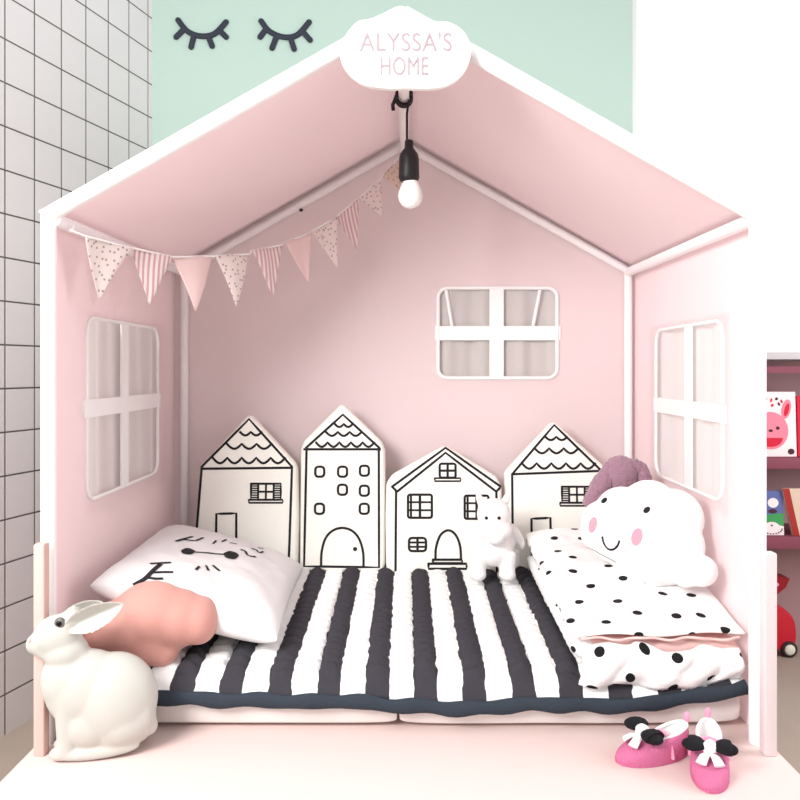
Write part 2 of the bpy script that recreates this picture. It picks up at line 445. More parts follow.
# ================================================================== bunting
bt = tag(empty('bunting', at(72, 232, 1.93)), 'pink and white triangle flag bunting strung from left eave to ridge', 'bunting')
flags = [((85,236),(131,248),(98,300),'fdot'),((133,248),(173,257),(148,305),'fstripe'),((174,257),(214,256),(195,312),'flagplain'),
 ((215,256),(250,254),(237,307),'fdot'),((251,251),(282,245),(274,297),'fstripe'),((283,243),(311,233),(309,283),'flagplain'),
 ((312,231),(337,217),(337,268),'fdot'),((337,216),(359,198),(356,250),'fstripe'),((359,198),(382,178),(381,217),'fdot'),((381,177),(399,158),(402,191),'fbeige')]
def Yb(px): return 1.95+(px-85)/(399-85)*.93
sp = [at(70, 230, 1.92)]
for a, b, t, m_ in flags:
    sp += [at(*a, Yb(a[0])), at(*b, Yb(b[0]))]
sp.append(at(405, 153, 2.925))
g = G(); g.tube(sp, .0028, 0, 6); g.tube([at(72,231,1.93)+Vector((0,0,.0)), at(74,222,1.93)], .002, 0, 6); link('string', g, 'white', bt)
for q, (a, b, t, m_) in enumerate(flags):
    A, B, T = at(*a, Yb(a[0])), at(*b, Yb(b[0])), at(*t, (Yb(a[0])+Yb(b[0]))/2)
    dpt = (B-A).cross(T-A).normalized(); w = (B-A).length; h = (T-(A+B)/2).length
    g = G()
    def P(u, v):
        top_ = A.lerp(B, u); p = top_.lerp(T, v*.985)
        return p + dpt*(.006*math.sin(u*PI*1.5+q)*(1-v)+.004*math.sin(v*4+q))
    g.grid(P, 12, 12, uv=lambda u, v: ((u-.5)*w*(1-v)+.5*w+q*.3, v*h))
    o = link('flag', g, m_, bt); s = o.modifiers.new('thickness', 'SOLIDIFY'); s.thickness = .0015
    o['label'] = {'fdot': 'dotted white flag', 'fstripe': 'pink striped flag', 'flagplain': 'plain pale pink flag', 'fbeige': 'beige dotted flag'}[m_]

# ================================================================== mattress, quilt
def lerp(a, b, t): return a+(b-a)*t
def interp(tab, x):
    if x <= tab[0][0]: return tab[0][1]
    for (a, b), (c, d) in zip(tab[:-1], tab[1:]):
        if x <= c: return b+(d-b)*(x-a)/(c-a)
    return tab[-1][1]
QB = 2.83
def qbase(y): return ZC + lerp(-.742, -.70, max(0, min(1, (y-2.0)/(QB-2.0))))      # quilt top
def puff(x0, x1, y0, y1, zlo, zhi, p=6, nx=40, ny=40, mi=0, wob=0, seed=0, uvs=None, pinch=0, mtx=None, g=None):
    g = g or G()
    cs = lambda u: math.sin((u-.5)*PI)
    def base(u, v):
        s, t = cs(u), cs(v)
        x = (x0+x1)/2+(x1-x0)/2*s*(1-pinch*(1-t*t)); y = (y0+y1)/2+(y1-y0)/2*t*(1-pinch*(1-s*s))
        pr = max(0, 1-abs(s)**p)**(1/p)*max(0, 1-abs(t)**p)**(1/p)
        return x, y, pr
    def top(u, v):
        x, y, pr = base(u, v); a, b = zlo(x, y), zhi(x, y); m_ = (a+b)/2
        n = wob*noise.noise(Vector((x*9+seed, y*9, 0)))+wob*.5*noise.noise(Vector((x*23+seed, y*23, 3)))
        q = Vector((x, y, m_+(b-m_)*pr+n*pr)); return mtx @ q if mtx else q
    def bot(u, v):
        x, y, pr = base(u, v); a, b = zlo(x, y), zhi(x, y); m_ = (a+b)/2
        q = Vector((x, y, m_+(a-m_)*pr)); return mtx @ q if mtx else q
    g.grid(top, nx, ny, mi, uvs); g.grid(bot, nx, ny, mi, uvs, flip=True)
    return g
def weld(g, d=.0004):
    bm = bmesh.new(); vs = [bm.verts.new(v) for v in g.v]
    for f, m_ in zip(g.f, g.m):
        try: fc = bm.faces.new([vs[i] for i in f]); fc.material_index = m_
        except ValueError: pass
    lay = bm.verts.layers.float_vector.new('uv')
    for i, v in enumerate(vs):
        if i in g.uv: v[lay] = (*g.uv[i], 0)
    bmesh.ops.remove_doubles(bm, verts=bm.verts[:], dist=d); bm.verts.index_update()
    o = G(); o.v = [v.co.copy() for v in bm.verts]; o.f = [[v.index for v in f.verts] for f in bm.faces]; o.m = [f.material_index for f in bm.faces]
    if g.uv: o.uv = {v.index: (v[lay][0], v[lay][1]) for v in bm.verts}
    bm.free(); return o
hemtab = [(140,697),(190,698),(250,700),(335,701),(372,702),(400,705),(450,708),(490,707),(530,704),(550,703),(600,706),(650,703),(700,695),(750,686)]
HY = 1.936
def hem_z(x): return at(0, interp(hemtab, x/HY*F+CX), HY).z
for x0, x1, lab in ((-.825, -.021, 'white foam mattress half under the pillow end of the striped quilt'), (-.017, .818, 'white foam mattress half under the dotted duvet end of the quilt')):
    g = weld(puff(x0, x1, 1.958, 2.90, lambda x, y: PF+.001, lambda x, y: min(qbase(y)-.03, hem_z(x)+.02+max(0, y-1.975)*.9), 9, 40, 40, wob=.002))
    o = link('mattress', g, 'mattress', base=((x0+x1)/2, 2.4, PF)); tag(o, lab, 'mattress', 'mattress halves')

X0q, X1q = -.835, .822
xs0 = at(171, 0, 1.95).x
qo = Vector((xs0-6*.1185, 2.3, ZC-.72))
def qz(x, y):
    z = qbase(y); hz = hem_z(x)+.012
    t = max(0, min(1, (y-HY)/(.08))); t = math.sin(t*PI/2)
    z = lerp(hz, z, t)
    c = math.fmod((x-xs0)/.1185+20, 1.0)
    pk = abs(math.sin(PI*(c/.485 if c < .485 else (c-.485)/.515)))**.5
    row = y/.045+.6*math.sin(x*9)+1.3*noise.noise(Vector((x*6, y*4, 0)))
    pr = abs(math.sin(PI*row))**.6
    amp = .017 if c < .485 else .007
    amp *= max(0, min(1, (y-HY-.012)/.04))
    return z+amp*(pk*.5+pk*pr-.6)+.003*noise.noise(Vector((x*30, y*30, 1)))
g = G(); nx, ny = 300, 150
g.grid(lambda u, v: Vector((lerp(X0q, X1q, u), lerp(HY, QB, v), qz(lerp(X0q, X1q, u), lerp(HY, QB, v)))), nx, ny)
quilt = link('quilt', g, 'quilt', base=qo); tag(quilt, 'black and white striped quilt spread over the bed', 'quilt')
s = quilt.modifiers.new('thickness', 'SOLIDIFY'); s.thickness = .012; s.offset = -1
g = G(); hp = []; rr = []
for i in range(91):
    x = lerp(X0q, X1q, i/90); z = hem_z(x); hp.append(Vector((x, HY-.004+.004*math.sin(x*31), z+.002*math.sin(x*47)))); rr.append(.0175+.002*math.sin(x*53+1))
g.tube(hp, rr, 0, 14, flat=.6, up=(0, 1, 0)); o = link('binding', g, 'hem', quilt); o['label'] = 'dark slate front edge'

# ================================================================== house cushions
def house(outline, strokes, label, Y=2.79, tilt=4, w=2.4, fills=()):
    pts = [(at(x, y, Y).x, at(x, y, Y).z) for x, y in outline]
    # round the corners a little
    n = len(pts); rp = []
    for i in range(n):
        a, b, c = Vector(pts[i-1]), Vector(pts[i]), Vector(pts[(i+1) % n])
        r = min(.022, (a-b).length*.3, (c-b).length*.3); p, q = b+(a-b).normalized()*r, b+(c-b).normalized()*r
        for k in range(5):
            t = k/4; rp.append((p*(1-t)**2+b*2*t*(1-t)+q*t*t))
    # subdivide
    sp_ = []
    for i in range(len(rp)):
        a, b = rp[i], rp[(i+1) % len(rp)]; m_ = max(1, int((b-a).length/.02))
        sp_ += [a.lerp(b, j/m_) for j in range(m_)]
    n = len(sp_); cen = sum(sp_, Vector((0, 0)))/n
    area = sum(sp_[i].x*sp_[(i+1) % n].y-sp_[(i+1) % n].x*sp_[i].y for i in range(n))
    sg_ = 1 if area > 0 else -1
    def inset(r):
        o = []
        for i in range(n):
            t = (sp_[(i+1) % n]-sp_[i-1]).normalized(); o.append(sp_[i]+Vector((-t.y, t.x))*sg_*r)
        return o
    g = G(); T, r0 = .032, .012; rings = []
    for k in range(-4, 5):
        an = k/4*PI/2; rg = inset(r0*(1-math.cos(an))); yy = Y+T+T*math.sin(an)
        rings.append([Vector((p.x, yy, p.y)) for p in rg])
    for lst, rg in ((rings[0], 0), (rings[-1], -1)):
        q = [Vector((p.x, lst[0].y, p.y)) for p in inset(.015)]
        if rg == 0: rings.insert(0, q)
        else: rings.append(q)
    vs = [p for r in rings for p in r]; fs = []
    for k in range(len(rings)-1):
        for i in range(n): fs.append([k*n+i, k*n+(i+1) % n, (k+1)*n+(i+1) % n, (k+1)*n+i])
    fs += [list(range(n))[::-1], [(len(rings)-1)*n+i for i in range(n)]]
    g.add(vs, fs, 0)
    nf = Vector((0, -1, 0)); lift = .0008
    for st in strokes:
        ww = w
        if isinstance(st, tuple): st, ww = st
        g.ribbon([(at(x, y, Y), nf) for x, y in st], ww/F*Y, 1, lift); lift += .00003
    for pl in fills:
        g.add([at(x, y, Y)+nf*.0007 for x, y in pl], [list(range(len(pl)))], 1)
    bot = min(v.z for v in g.v)
    piv = Vector((0, Y+T, bot)); mt = Matrix.Translation(piv) @ Matrix.Rotation(math.radians(-tilt), 4, 'X') @ Matrix.Translation(-piv)
    g.v = [mt @ v for v in g.v]
    c = at(sum(p[0] for p in outline)/len(outline), 0, Y)
    bm = bmesh.new()
    o = link('house_cushion', g, ['cream', 'ink'], base=(c.x, Y+T, bot))
    tag(o, label, 'cushion', 'house shaped cushions along the back of the bed')
    return o
def scal(x0, x1, y, n, dep, y1=None):
    y1 = y if y1 is None else y1; out = []
    for k in range(n):
        for j in range(8):
            t = (k+j/8)/n; out.append((lerp(x0, x1, t), lerp(y, y1, t)+dep*math.sin(PI*j/8)))
    return out+[(x1, y1)]
def rect(x0, y0, x1, y1): return straight([(x0, y0), (x1, y0), (x1, y1), (x0, y1), (x0, y0)], 2)
def rr_px(x0, y0, x1, y1, r=3): 
    p = rrect(x0, x1, y0, y1, r, 3); return p+[p[0], p[1]]
def shutterwin(x0, y0, x1, y1, sill=True):
    f = (x1-x0)*.24; S = [(rect(x0, y0, x1, y1), 2.2), (straight([(x0+f, y0), (x0+f, y1)]), 2), (straight([(x1-f, y0), (x1-f, y1)]), 2),
        (straight([((x0+x1)/2, y0), ((x0+x1)/2, y1)]), 2), (straight([(x0+f, (y0+y1)/2), (x1-f, (y0+y1)/2)]), 2)]
    for k in range(1, 7):
        yy = lerp(y0, y1, k/7)
        S += [([(x0, yy), (x0+f, yy)], 1.4), ([(x1-f, yy), (x1, yy)], 1.4)]
    if sill: S += [(rect(x0-2, y1, x1+2, y1+3), 1.8)]
    return S
# 1 leftmost: roof scallops, shuttered window, small door
house([(193,570),(194,535),(198,467),(247,414),(296,466),(298,520),(297,570)], [
  straight([(195,545),(200,468),(247,420),(291,468),(289,552)]), straight([(200,470),(291,469)]), (straight([(195,530),(194.5,566)]),2.4),
  scal(238,260,433,2,3.5), scal(225,270,445,3,5), scal(211,284,459,5,5.5),
  straight([(215.5,560),(215.5,515),(235.5,514.5),(236,560)]), straight([(289,548),(288.5,568)])]+shutterwin(250,485,280,501),
  'cream house cushion with scalloped roof and small square door behind the face pillow')
# 2 tall
W2 = [rr_px(x-4.5, y-5, x+4.5, y+5) for x, y in ((319,473),(342,473),(364,472),(342,491),(364,492),(319,510),(364,510))]
house([(299,573),(299,450),(302,442),(341,403),(382,443),(385,452),(385,573)], [
  straight([(305,449),(342,415.5),(379,449)]), straight([(303,450.5),(380,450.5)]), straight([(305.5,450),(304,567),(379,568),(378.5,450)]),
  scal(334,352,425,2,3), scal(325,361,433,3,4), scal(315,374,443.5,5,4.5), 
  smoothline([(321,567),(321.5,553),(325,540),(332,532),(342,529),(352,532),(359,540),(363,553),(363.5,567)])]+W2,
  'tall white house cushion with seven little windows and an arched door', fills=[[(355+2.2*math.cos(t*.7), 550+2.2*math.sin(t*.7)) for t in range(9)]])
# 3 wide
house([(386,578),(385,520),(386,485),(392,476),(446,446),(498,478),(503,488),(504,578)], [
  straight([(392,488),(446,449),(501.5,488),(497,493),(446,454),(397,493),(392,488)]), straight([(396,492),(395.5,576)]), straight([(497,492),(497,576)]),
  rr_px(440,465,456,479,2), straight([(448,465),(448,479)]), straight([(440,472),(456,472)]), (rect(435,479.5,461,482.5),1.8),
  rr_px(408,496,432,519,2), (straight([(411,497),(411,518)]),2.2), (straight([(420,496),(420,519)]),2.6), (straight([(408,503.5),(432,503.5)]),2), (straight([(408,511.5),(432,511.5)]),2),
  rr_px(465,497,489,520,2), (straight([(468,498),(468,519)]),2.2), (straight([(477,497),(477,520)]),2.6), (straight([(465,504.5),(489,504.5)]),2), (straight([(465,512.5),(489,512.5)]),2),
  rr_px(409,539,426,552,3), (straight([(417.5,539),(417.5,552)]),2.4), (straight([(409,543.5),(426,543.5)]),2), (straight([(409,547.8),(426,547.8)]),2),
  smoothline([(435.5,560),(436,549),(439.5,538),(444,533),(449,531.5),(454,534),(458,540),(460.5,549),(461,560)]),
  rect(433,560.5,462,564), rect(428.5,564.5,466.5,569.5)],
  'wide white house cushion with double lined gable, shuttered windows and arched door on a step', Y=2.78)
# 4 right
house([(508,573),(507,530),(506,474),(512,467),(556,421),(606,466),(614,474),(615,573)], [
  straight([(513,572),(513,475.5),(556,426),(602,471)]), straight([(513,475.5),(606,472)]), straight([(607,474),(607,572)]),
  scal(547,569,438,2,3.2), scal(536,580,449.5,3,5), scal(523,597,464.5,5,5.5),
  straight([(532,560),(532,520),(551,519),(551.5,560)])]+shutterwin(563,488,593,504),
  'white house cushion with scalloped roof partly behind the mauve plush and duvet')

# ================================================================== left: sleepy face pillow
pc = Vector((-.575, 2.385, ZC-.618)); tiltm = Matrix.Translation(pc) @ Matrix.Rotation(math.radians(2), 4, 'Z') @ Matrix.Rotation(math.radians(17), 4, 'Y')
g = weld(puff(-.245, .245, -.36, .36, lambda x, y: -.075, lambda x, y: .075, 2.8, 48, 60, wob=.008, pinch=.035, mtx=tiltm), .0006)
cst = caster(g)
def pst(pts, w):
    h = [cst(x, y) for x, y in pts]; h = [q for q in h if q]
    if len(h) > 1: g.ribbon(h, w/F*2.4, 1, .0018)
for st, w in [
  (smoothline([(135,585),(145,579),(153,571),(160,565)]),4.5), (smoothline([(151,564),(160,563.5),(170,563)]),3.2), (smoothline([(153,573),(162,572.5),(172,572.5)]),3.2), (smoothline([(148,578),(155,579),(162,579)]),3),
  (smoothline([(176,541.5),(185,539),(192,537)]),3.2), (smoothline([(184,540),(194,541)]),2.6), (smoothline([(196,541),(203,538)]),2.4),
  (smoothline([(188,552),(205,553),(220,554.5),(232,555)]),3), 
  (smoothline([(183,551),(188,549),(193,551),(190,554),(184,553.5),(183,551)]),3.4), (smoothline([(225,554),(231,552),(237,555),(233,559),(227,557),(225,554)]),3.2),
  (smoothline([(241,550),(245,551.5),(247,555),(251,556.5),(255,557)]),2.8), (smoothline([(252,549),(256,550),(259,553),(263,552)]),2.6), (smoothline([(250,538),(256,540),(258,543),(264,544)]),2.4), (smoothline([(258,548),(263,549)]),2.2),
  (smoothline([(199,567),(196,570)]),2.6), (smoothline([(206,566),(208,570.5)]),2.6), (smoothline([(213,566),(219,571)]),2.8), 
  (smoothline([(216,541),(213,544)]),2.2), (smoothline([(222,542),(226,540)]),2.2), (smoothline([(230,543),(236,544)]),2.2)]:
    pst(st, w)
for px, py, rx, ry in ((187.5,551.3,5.5,2.8),(230.5,555.8,6.5,3.2)):
    ring = [cst(px+rx*math.cos(t), py+ry*math.sin(t)) for t in [2*PI*i/14 for i in range(14)]]
    if all(ring): g.add([p+n*.0016 for p, n in ring], [list(range(14))], 1)
pil = link('pillow', g, ['cotton', 'ink'], base=(pc.x, pc.y, pc.z-.1)); tag(pil, 'white pillow with black sleepy face print against the left tent wall', 'pillow')
bb = BVHTree.FromPolygons(g.v, g.f)

# salmon lobed cushion lying on the pillow edge
g = G()
for px, py, Y, rx, ry, rz in ((152,615,2.03,40,34,34),(126,627,2.02,40,32,29),(178,618,2.04,29,33,29),(200,620,2.045,19,28,24),(150,640,2.03,27,30,25),(104,634,2.01,22,28,17),(163,651,2.02,17,20,15)):
    k = Y/F; g.ball(at(px, py, Y), (rx*k, ry*k, rz*k))
og = organic(g, .007, 18); o = link('lobed_cushion', og, 'blush', base=at(150, 662, 1.98)); tag(o, 'salmon pink soft lobed cushion behind the white rabbit lamp', 'cushion')

# ================================================================== rabbit lamp
RY = 1.835; k = RY/F
def rp(px, py, dy=0): v = at(px, py, RY); v.y += dy; return v
g = G()
def el(px, py, rx, ry, rz, dy=0, ang=0): g.ball(rp(px, py, dy*k), (rx*k, ry*k, rz*k), rot=Euler((0, math.radians(ang), 0)), sub=4)
el(112,703,44,33,48); el(86,690,42,28,40); el(67,680,27,24,32); el(92,722,34,28,30); el(120,724,34,30,28)
el(118,717,34,14,32,-14); el(118,717,34,14,32,14)
el(57,634,24,19,22,0,-12); el(43,640,15,13,14); el(35,641,9,9,10); el(64,650,22,20,18); el(48,648,13,13,9)
for dy in (-11, 11):
    g.tube([rp(74,672,dy*.6*k), rp(70,700,dy*k), rp(68,724,dy*k), rp(68,736,dy*k), rp(66,750,dy*k)], [12*k,14*k,11*k,10*k,10*k], 0, 16); el(62,750,12,9,7,dy); el(70,700,16,12,16,dy)
for dy in (-14, 14): el(98,750,42,9,7.5,dy,-3)
el(95,745,40,18,10,0,-4); el(122,740,30,20,12,0,-8)
el(147,734,9,9,10); el(74,753,22,15,4); el(110,750,35,16,5,0,-6)
el(70,618,13,16,11,0,-25); el(71,655,17,17,22)
body_ = organic(g, .0035, 15); g = G(); g.add(body_.v, body_.f)
# ears: cupped leaves
def ear(base, tip, wd, dy0, dy1, lift):
    B, T = rp(*base, dy0*k), rp(*tip, dy1*k); ax = T-B; L_ = ax.length; ax.normalize()
    side_ = Vector((0, -1, 0)).cross(ax).normalized(); nr = Vector((0, -1, 0))
    vs = []; n, mth = 16, 10
    for sgn in (1, -1):
        for i in range(n+1):
            u = i/n; w = wd*k*(math.sin(PI*(u*.86+.14)))**.7*(1.0 if u < .5 else 1.0)
            if i == n: w *= .3
            for j in range(mth+1):
                v = j/mth*2-1
                d = (abs(v)**1.3-.5)*w*.95 + sgn*.0046*math.sqrt(max(0, 1-v**4))
                vs.append(B+ax*(u*L_)+side_*(v*w)+nr*(d+lift*k))
    fs = []; off = (n+1)*(mth+1)
    for i in range(n):
        for j in range(mth):
            a = i*(mth+1)+j; q = [a, a+1, a+mth+2, a+mth+1]; fs.append(q); fs.append([p+off for p in q][::-1])
    ring = [i*(mth+1) for i in range(n+1)]; 
    for a, b in zip(ring[:-1], ring[1:]):
        fs.append([a, b, b+off, a+off][::1]); fs.append([b+mth, a+mth, a+mth+off, b+mth+off])
    for j in range(mth):
        fs.append([j+1, j, j+off, j+1+off]); a = n*(mth+1)+j; fs.append([a, a+1, a+1+off, a+off])
    bm = bmesh.new(); V = [bm.verts.new(p) for p in vs]
    for f in fs:
        try: bm.faces.new([V[i] for i in f])
        except ValueError: pass
    bmesh.ops.recalc_face_normals(bm, faces=bm.faces[:]); g.bm(bm)
ear((70,622),(124,600),14,-10,-13,4); ear((64,616),(100,604),10,10,12,4)
yaw = Matrix.Translation(rp(95, 700)) @ Matrix.Rotation(math.radians(12), 4, 'Z') @ Matrix.Translation(-rp(95, 700))
piv = rp(100, 757); g.v = [piv+(yaw @ v-piv)*.965+Vector((.004, 0, 0)) for v in g.v]
og = organic(g, .0026, 5); zmin = min(v.z for v in og.v); dz = PF-zmin+.0005
for v in og.v: v.z += dz
rb = link('rabbit_lamp', og, 'rabbit', base=(rp(95,757).x, RY, PF)); tag(rb, 'glossy white sitting rabbit lamp on the pink bed platform', 'lamp')
rc = caster(og)
h = rc(60, 623)
if h:
    g = G(); g.ball(h[0], (5.6*k, 3*k, 5.6*k), 0, sub=3); g.ball(h[0]+Vector((0, -2.2*k, 0)), (3*k, 1.6*k, 3*k), 1, sub=3); o = link('eye', g, ['iris', 'black'], rb); o['label'] = 'grey eye with black pupil'
h = rc(29.5, 640)
if h: g = G(); g.ball(h[0]+Vector((.001, 0, 0)), (2.2*k, 3.5*k, 2.6*k)); link('nose', g, 'nosepink', rb)
h = [rc(x, y) for x, y in smoothline([(29.5,643),(31,646.5),(34,647.5),(37.5,646)])]; h = [q for q in h if q]
if len(h) > 2: g = G(); g.ribbon(h, 1.1*k, 0, .0008); link('mouth', g, 'nosepink', rb)

# ================================================================== right: dotted duvet
DX0, DX1, DY0, DY1 = .405, .832, 1.968, 2.74
def dv_t(y): return (y-DY0)/(DY1-DY0)
def dtop(x, y):
    u = (x-DX0)/(DX1-DX0)
    return ZC + lerp(-.622, -.515, max(0,min(1,dv_t(y)))**1.2) + .012*math.sin(y*9) - .02*(1-u)**2
def dmid(x, y): return ZC + lerp(-.660, -.60, max(0,min(1,dv_t(y)))) + .006*math.sin(x*26+1)
def dbot(x, y): return qz(x, max(y, 2.0))+.004
def unroll(g0):
    """u runs across the width and down the left side, v runs along the depth"""
    for i, v in enumerate(g0.v):
        zt = dtop(v.x, v.y); d = zt-v.z
        fr = max(0, DY0+.05-v.y)
        g0.uv[i] = (v.x-(d if v.x < DX0+.09 else 0)+.02, v.y-(d if v.y < DY0+.05 else 0))
g = weld(puff(DX0+.004, DX1, DY0-.004, DY1, dmid, dtop, 4.5, 60, 70, wob=.009, seed=3)); unroll(g)
# pink bounce light in the recess, painted on the upper fold's underside
for i, f in enumerate(g.f):
    c = sum((g.v[j] for j in f), Vector())/len(f)
    if c.z < (dmid(c.x, c.y)*.8+dtop(c.x, c.y)*.2) and c.y < DY0+.2: g.m[i] = 1
duvet = link('duvet', g, ['duvet', 'duvpink'], base=((DX0+DX1)/2, 2.36, ZC-.74)); tag(duvet, 'folded white duvet with black dots, pink piping and pink bounce light painted in its fold, on the right of the bed', 'duvet')
g = weld(puff(DX0+.006, DX1-.004, DY0+.006, DY1-.02, dbot, lambda x, y: dmid(x, y)+.002, 3.6, 50, 60, wob=.007, seed=8)); unroll(g)
for i, f in enumerate(g.f):
    c = sum((g.v[j] for j in f), Vector())/len(f)
    if c.y < DY0+.06 and c.x > DX0+.05: g.m[i] = 1  # same bounced pink painted on the front of the lower fold
link('lower_fold', g, ['duvet', 'duvpink'], duvet)
# loose flap and creases hanging in front of the folds
g = G()
def FP(u, v):
    x = lerp(.432-.01*v, .815, u); yy = DY0-.012-.016*math.sin(v*PI)-.008*math.sin(u*13); top_ = dmid(x, DY0)-.022+.006*math.sin(u*6); bt_ = ZC-.772+.012*u+.008*math.sin(u*7+.6)
    return Vector((x, yy-.01*v-.008*noise.noise(Vector((u*7+v*2, v*3, 2)))-.004*math.sin(u*31+v*6), lerp(top_, bt_, v)+.005*math.sin(u*19+v*3)))
g.grid(FP, 50, 10, uv=lambda u, v: (u*.39+.37, v*.118+.60)); o = link('flap', g, 'duvet', duvet); s = o.modifiers.new('thickness', 'SOLIDIFY'); s.thickness = .008
g = G(); g.tube([Vector((lerp(.43, .82, i/40), DY0-.004-.004*math.sin(i*.9), lerp(dmid(.43, DY0), dmid(.82, DY0), i/40)+.003*math.sin(i*.5))) for i in range(41)], .0035, 0, 8); o = link('piping', g, 'duvpink', duvet); o['label'] = 'pink piping along the fold'

# ================================================================== cloud cushion
g = G(); CYD = 2.25; kc = CYD/F
for px, py, r in ((603,523,23),(622,514,28),(650,510,31),(674,518,30),(678,545,27),(664,556,30),(640,546,36),(614,538,26),(702,571,16),(655,570,17),(686,573,15),(597,534,17),(632,560,13)):
    Yc = 2.37-(px-595)*.00215+(540-py)*.0011; kk = Yc/F
    g.ball(at(px, py, Yc), (r*kk, max(.05, r*kk*.55), r*kk), rot=Euler((0, 0, -.55)))
og = organic(g, .006, 22)
cc = caster(og)
def cl(pts, w, mi):
    h = [cc(x, y) for x, y in pts]; h = [q for q in h if q]
    if len(h) > 1: og.ribbon(h, w*kc, mi, .0015)
def disc(px, py, rx, ry, mi, ang=0):
    ca, sa = math.cos(ang), math.sin(ang)
    ring = [cc(px+rx*math.cos(t)*ca-ry*math.sin(t)*sa, py+rx*math.cos(t)*sa+ry*math.sin(t)*ca) for t in [2*PI*i/16 for i in range(16)]]
    c0 = cc(px, py)
    if c0 and all(ring): og.add([c0[0]+c0[1]*.0022]+[p+n*.0015 for p, n in ring], [[0, 1+i, 1+(i+1) % 16] for i in range(16)], mi)
disc(604.5,500.5,3.6,2.2,1,-.7); disc(647,510,4,2.8,1,-.7); disc(593,525,8.2,4,2,-1.35); disc(637,537,9,5.6,2,-1.35)
cl(smoothline([(602.5,537),(604,543),(608,548.5),(613,549.5),(617.5,546),(619.5,541)]), 2.2, 1)
cl(smoothline([(585,546),(594,550),(603,555),(616,562)]), 1.1, 3)
cloud = link('cloud_cushion', og, ['plush', 'ink', 'cheek', 'iris'], base=at(650, 586, CYD)); tag(cloud, 'white cloud cushion with smiling face and pink cheeks on the dotted duvet', 'cushion')

# mauve plush bunny behind the cloud
BY = 2.56; kb = BY/F
def fuzz(og, a):
    me = bpy.data.meshes.new('t'); me.from_pydata(og.v, [], og.f); me.update()
    og.v = [v.co + v.normal*a*noise.noise(v.co*140) + v.normal*a*.6*noise.noise(v.co*300) for v in me.vertices]; bpy.data.meshes.remove(me); return og
def soft(lst, it=4):
    g = G()
    for px, py, rx, rz, dy, a in lst:
        g.ball(at(px, py, BY)+Vector((0, dy, 0)), (rx*kb, min(rx, rz)*kb*.8, rz*kb), rot=Euler((0, math.radians(a), 0)))
    return fuzz(organic(g, .005, it), .004)
bun = link('plush_bunny', soft([(620,474,17,19,0,0),(630,502,22,26,.03,0),(640,520,24,22,.03,0)]), 'mauve', base=at(630, 530, BY))
tag(bun, 'fuzzy mauve plush bunny with drooping ears peeking from behind the cloud cushion', 'soft toy')
link('ear', soft([(608,470,7,10,-.005,20),(601,483,10,20,-.01,35),(592,497,8,12,-.012,45)]), 'mauve', bun)
link('ear', soft([(634,467,8,9,0,-30),(643,478,9,18,.005,-14),(648,492,8,13,.005,-8)]), 'mauve', bun)

# white plush animal
g = G(); PY = 2.63; kp = PY/F
def pe(px, py, rx, ry, rz, dy=0, a=0): g.ball(at(px, py, PY)+Vector((0, dy*kp, 0)), (rx*kp, ry*kp, rz*kp), rot=Euler((0, math.radians(a), 0)))
pe(493,513,17,15,16,-6); pe(494,528,17,13,12,-10); pe(493,534,9,9,7,-19); pe(492,550,20,16,16,-2); pe(497,548,20,22,17,16); pe(481,502,4.2,4,11,0,-22); pe(505,502,4.2,4,11,0,22)
for px, dy in ((478,-8),(507,-8)): 
    g.tube([at(px,550,PY)+Vector((0,dy*kp,0)), at(px-1,570,PY)+Vector((0,dy*kp,0))], [8.5*kp,8*kp], 0, 14); pe(px-1,572,8.5,10,6.5,dy-2)
for px in (486,512): g.tube([at(px,550,PY+.09), at(px,566,PY+.09)], [9*kp,8*kp], 0, 14)
pe(518,537,5,6,13,14,-28); pe(523,545,4,5,8,14,-12)
og = organic(g, .0048, 7)
zb = min(v.z for v in og.v)
pt = link('plush_animal', og, 'plush', base=(at(494,0,PY).x, PY, zb)); tag(pt, 'small white plush animal standing on the quilt before the house cushions', 'soft toy')
pcst = caster(og)
for px in (486.5, 499):
    h = pcst(px, 518)
    if h: g = G(); g.ball(h[0], .0058, 0, sub=2); link('eye', g, 'black', pt)

